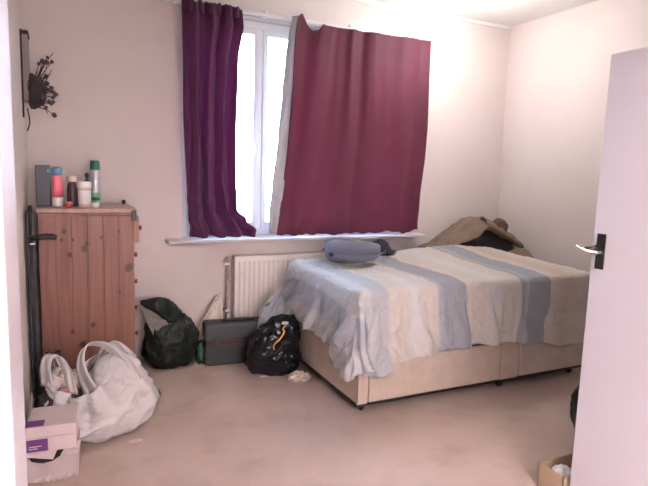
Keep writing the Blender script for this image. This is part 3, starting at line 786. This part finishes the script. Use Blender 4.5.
tag(di, 'dark crumpled rubbish filling the carrier bag under the tissue', 'rubbish')

# black thing behind the bag
sb = blob('black_shoe_bag', (.415, 3.22, .045), (.075, .085, .055), M['bluegrey'], None, 4, None, .025, 5, floor=.0, seed=9)
tag(sb, 'small dark blue-grey crumpled pouch on the carpet right of the carrier bag', 'pouch')
lf = blob('litter_scrap', (.30, 2.765, .006), (.035, .018, .006), M['cream_cap'], None, 3, None, .006, 6, floor=.0, seed=2)
tag(lf, 'scrap of cream litter on the carpet at the front of the carrier bag', 'litter')

# ================================================================ TWO BOXES
b1 = thing('lower_box', 'torn open pale box underneath the purple and white box', 'box', (-.072, 2.635, 0), R(-3))
bx0, bx1, by0, by1, hh_ = -.095, .105, -.085, .12, .125
def panel(name, c, m, par, th=.003):
    bm = bmesh.new(); vs = [bm.verts.new(p) for p in c]; f = bm.faces.new(vs)
    o = bmobj(name, bm, m, par); s = o.modifiers.new('t', 'SOLIDIFY'); s.thickness = th; return o
def torn(name, x0, x1, y, z0, ztab, par, m):
    n = 24
    def f(u, v): return (x0+(x1-x0)*u, y-.004*math.sin(u*9)*v, z0+(lerp_tab(ztab, u)+.003*N1(u*30)-z0)*v)
    return grid(name, n, 4, f, m, par, .003, smooth=False)
torn('front_panel', bx0, bx1, by0, .004, [(0, .122), (.08, .10), (.3, .085), (.5, .088), (.65, .11), (.85, .125), (1, .135)], b1, M['boxgrey'])
torn('back_panel', bx0, bx1, by1, .004, [(0, .14), (1, .14)], b1, M['boxgrey'])
box('left_panel', bx0-.003, bx0, by0, by1, .003, .125, M['boxgrey'], b1); box('right_panel', bx1, bx1+.003, by0, by1, .003, .125, M['boxgrey'], b1)
box('bottom', bx0, bx1, by0, by1, .001, .005, M['boxgrey'], b1)
box('contents', bx0+.006, bx1-.006, by0+.02, by1-.006, .005, .085, M['dark_in'], b1)
panel('torn_flap', [(bx0, by0, .122), (bx0+.10, by0-.004, .098), (bx0+.12, by0+.03, .135), (bx0, by0+.03, .135)], M['boxwhite'], b1)
panel('torn_flap', [(bx1-.07, by0-.004, .115), (bx1+.004, by0-.02, .12), (bx1+.015, by0+.03, .16), (bx1-.05, by0+.02, .14)], M['boxwhite'], b1)
for i in range(7):
    x = bx0+.02+.022*i
    panel('torn_paper', [(x, by0-.006, .004), (x+.02, by0-.020-.008*(i % 2), .006), (x+.028, by0-.008, .022+.008*(i % 3)), (x+.004, by0-.005, .018)], M['boxwhite'], b1, .002)
b2 = thing('purple_white_box', 'white cardboard box with a purple printed end lying on the torn box', 'box', (-.068, 2.65, .137), R(-4))
box('carton', -.10, .10, -.10, .12, 0, .118, M['boxwhite'], b2, .003)
box('printed_panel', -.1008, -.015, -.1012, -.1, .006, .062, M['purple'], b2)
box('printed_top', -.1, -.03, -.09, -.03, .1182, .119, M['purple'], b2)
box('grey_stripe', -.1009, .1009, -.1014, -.0999, .066, .070, M['boxgrey'], b2)
panel('tuck_flap', [(-.1, -.1015, .118), (.1, -.1015, .118), (.1, -.102, .078), (-.1, -.102, .074)], M['boxwhite'], b2, .0015)
for zz, wd in ((.028, .05), (.018, .035)): box('print_line', -.09, -.09+wd, -.1022, -.1011, zz, zz+.004, M['boxwhite'], b2)

# ================================================================ BAGS AND CASE BY THE WALL
lb = thing('black_bin_bag', 'round dark green-black bin bag with a pointed ear beside the pine chest', 'bag', (.655, 3.81, 0))
def lbf(d, p):
    if d.z > .5: p.z *= 1-.12*(d.z-.5)
    return p
blob('bag_body', (.0, .0, .185), (.185, .15, .20), M['binbag2'], lb, 6, lbf, .05, 3, floor=.002, seed=1)
def ear(u, v):
    P = catmull([(.07, -.02, .28), (.0, -.05, .385), (-.08, -.085, .455), (-.15, -.08, .475), (-.205, -.07, .49)], 8)
    i = u*(len(P)-1); k = int(i); k2 = min(k+1, len(P)-1); p = P[k].lerp(P[k2], i-k)
    a = 2*math.pi*v; r = lerp_tab([(0, .12), (.3, .09), (.55, .058), (.8, .034), (.92, .022), (1, .016)], u)
    q = r*(1+.35*ridge(Vector((math.cos(a), math.sin(a), u*3)), 1.3, 3))
    return p+Vector((.2*q*math.cos(a), q*.5*math.cos(a), q*.8*math.sin(a)))
grid('ear', 60, 36, ear, M['binbag2'], lb)
M['film_grey'] = mat('thin_grey_film', (.20, .18, .17), .35, bump=.5, bscale=30); translucent(M['film_grey'], .35, (.5, .46, .42))
def flap(u, v):
    a = Vector((-.215, -.10, .455)).lerp(Vector((-.12, -.12, .24)), v); b = Vector((-.01, -.085, .41)).lerp(Vector((-.0, -.13, .27)), v)
    p = a.lerp(b, u); p.y += .012*ridge(Vector((u*2, v*2, 1)), 1.5, 3); return p
tag(grid('thin_film_flap', 24, 16, flap, M['film_grey'], lb, .001), 'thin grey see-through flap below the ear')
gr = blob('green_wrapper', (.862, 3.79, .075), (.028, .045, .085), M['greenbit'], None, 4, None, .035, 6, floor=.001, seed=11)
tag(gr, 'crumpled dark green wrapper between the left bin bag and the grey case', 'wrapper')
pw = blob('white_crumpled_paper', (.865, 3.85, .20), (.035, .03, .06), M['paper'], None, 4, None, .03, 6, seed=14)
bmesh_dummy = None
pw.location = (0, 0, -.1); tag(pw, 'white crumpled paper tucked behind the green wrapper', 'paper')
# white wedge bag leaning on wall
wg = thing('white_polythene_bag', 'thin white polythene bag leaning against the wall left of the radiator', 'bag', (.98, 3.92, 0))
def wedge(u, v):
    z = .002+.445*v; w0 = lerp_tab([(0, .09), (.45, .095), (.7, .06), (.9, .028), (1, .012)], v); cx = lerp_tab([(0, -.01), (.5, -.005), (1, .045)], v)
    a = 2*math.pi*u; d = .045*(1-v*.6)
    k = .012*ridge(Vector((math.cos(a), math.sin(a), v*3)), 1.6, 4)
    return (cx+math.cos(a)*(w0+k), math.sin(a)*(d+k)-.0, z)
grid('film', 50, 50, wedge, mat('cream_polythene', (.62, .55, .46), .4, bump=.5, bscale=25), wg, .001)

cs = thing('grey_case', 'grey hard plastic tool case with a dark red stripe under the radiator', 'case', (1.125, 3.755, 0), R(-6))
c0, c1, d0, d1 = -.245, .235, -.085, .075
lower = box('lower_shell', c0, c1, d0, d1, .0, .165, M['case'], cs, .02, 3)
box('upper_shell', c0, c1, d0, d1, .180, .305, M['case_top'], cs, .02, 3)
box('red_stripe', c0+.012, c1-.012, d0-.001, d1-.01, .160, .185, M['red_strip'], cs, .003)
tube('carry_handle', catmull([(-.11, -.01, .298), (-.10, -.01, .312), (0, -.01, .316), (.10, -.01, .312), (.11, -.01, .298)], 6), .010, M['black'], cs)
box('handle_recess', -.12, .12, -.035, .02, .302, .3065, M['black'], cs)
for x in (-.16, .14):
    lt_ = box('latch', x-.022, x+.022, d0-.010, d0-.002, .13, .21, M['case'], cs, .004)
for x in (-.20, .20):
    for y in (-.08, .07): pass

rb = thing('black_bin_bag', 'shiny black bin bag with gold scraps on it at the foot of the bed', 'bag', (1.335, 3.47, 0))
def rbf(d, p):
    p.x += .05*max(0, d.z)*1.0
    p.x -= .05*max(0, -d.x)*max(0, -d.z)
    return p
# keeps clear of the divan: the bag leans with its right side just short of it
def rbf2(d, p):
    p = rbf(d, p); p.x = min(p.x, .125); return p
blob('bag_body', (-.01, .0, .165), (.195, .155, .205), M['binbag'], rb, 6, rbf2, .075, 3.2, floor=.002, seed=21)
tube('gathered_neck', catmull([(-.10, -.08, .31), (-.14, -.12, .30), (-.155, -.14, .24), (-.16, -.145, .19)], 6), [.03, .03, .028, .026, .024, .026, .03, .034, .036, .036, .034, .03, .03, .026, .02, .016, .012, .01, .008], M['binbag'], rb, 10)
gs = tube('gold_cord', catmull([(1.355, 3.36, .36), (1.325, 3.355, .33), (1.33, 3.345, .31), (1.30, 3.335, .27), (1.25, 3.32, .235), (1.255, 3.318, .20), (1.29, 3.325, .175)], 6), .006, M['orange'], None, 8)
tag(gs, 'twisted gold ribbon caught on the front of the shiny black bag', 'ribbon')
wl = blob('white_label_scrap', (1.345, 3.365, .365), (.024, .014, .010), M['paper'], None, 3, None, .008, 6, seed=22)
tag(wl, 'white paper scrap at the top of the gold ribbon', 'paper')
bcl = blob('beige_cloth', (1.40, 3.22, .028), (.07, .05, .032), M['beigecloth'], None, 5, None, .03, 6, floor=.001, seed=23)
tag(bcl, 'crumpled beige cloth on the carpet between black bag and divan', 'cloth')
cs2 = blob('cream_paper_scrap', (1.22, 3.38, .005), (.045, .016, .005), M['cream_cap'], None, 3, None, .006, 6, floor=.001, seed=25)
tag(cs2, 'flat cream scrap of paper on the carpet in front of the shiny black bag', 'litter')

# ================================================================ RIGHT FOREGROUND
cbx = thing('cardboard_box', 'open cardboard box on the carpet behind the white door', 'box', (2.085, 1.60, 0), 0)
W_, D_, H_ = .16, .068, .118
bm = bmesh.new()
for (x0, x1, y0, y1, z0, z1) in ((-W_, W_, -D_, -D_+.005, 0, H_), (-W_, W_, D_-.005, D_, 0, H_), (-W_, -W_+.005, -D_, D_, 0, H_), (W_-.005, W_, -D_, D_, 0, H_), (-W_, W_, -D_, D_, 0, .005)):
    add_box(bm, x0, x1, y0, y1, z0, z1)
bmobj('carton', bm, M['cardboard'], cbx)
wp = blob('white_paper_in_box', (2.0, 1.60, .06), (.05, .04, .045), M['paper'], None, 4, None, .04, 6, seed=31)
tag(wp, 'crumpled white paper inside the cardboard box', 'paper')
bgk = thing('black_backpack', 'black soft bag standing behind the door edge', 'bag', (2.585, 1.87, 0))
def bpf(d, p):
    p.x = max(-.14, min(.14, p.x*1.25)); p.y = max(-.09, min(.09, p.y*1.2)); return p
blob('bag_body', (0, 0, .18), (.15, .09, .20), M['black'], bgk, 5, bpf, .025, 4, floor=.002, seed=33)
tube('strap', catmull([(-.12, -.03, .25), (-.15, -.05, .20), (-.155, -.05, .13), (-.13, -.04, .07)], 6), .010, M['black'], bgk, 6)

# ================================================================ LAMPS
def bulb_mat(s, c):
    m = bpy.data.materials.new('lit_glass'); m.use_nodes = True; b = m.node_tree.nodes['Principled BSDF']
    b.inputs['Base Color'].default_value = (.9, .9, .88, 1); b.inputs['Emission Color'].default_value = (*c, 1); b.inputs['Emission Strength'].default_value = s; return m
cl = thing('ceiling_lamp', 'lit white glass ceiling lamp near the right of the room', 'lamp', (2.74, 3.285, ZC))
lathe('base_plate', [(0, 0), (.12, 0), (.125, -.012), (.12, -.02), (0, -.02)], M['white_plastic'], cl, 28)
lathe('glass_dome', [(.118, -.018), (.125, -.03), (.122, -.06), (.10, -.095), (.06, -.118), (.0, -.125)], bulb_mat(4, (1, .95, .9)), cl, 28)
lp = bpy.data.lights.new('bulb', 'POINT'); lp.energy = 15; lp.color = (1, .94, .90); lp.shadow_soft_size = .12
lo = bpy.data.objects.new('bulb_light', lp); C.objects.link(lo); lo.parent = cl; lo.location = (0, 0, -.28)
hl = thing('added_fill_disc', 'added glowing fill disc at the ceiling, unseen behind the camera', 'lamp', (.9, -1.25, ZC))  # added glowing disc above the fill light, out of view
lathe('glass_disc', [(0, 0), (.2, 0), (.21, -.03), (.18, -.08), (0, -.09)], bulb_mat(5, (1, .93, .86)), hl, 28)
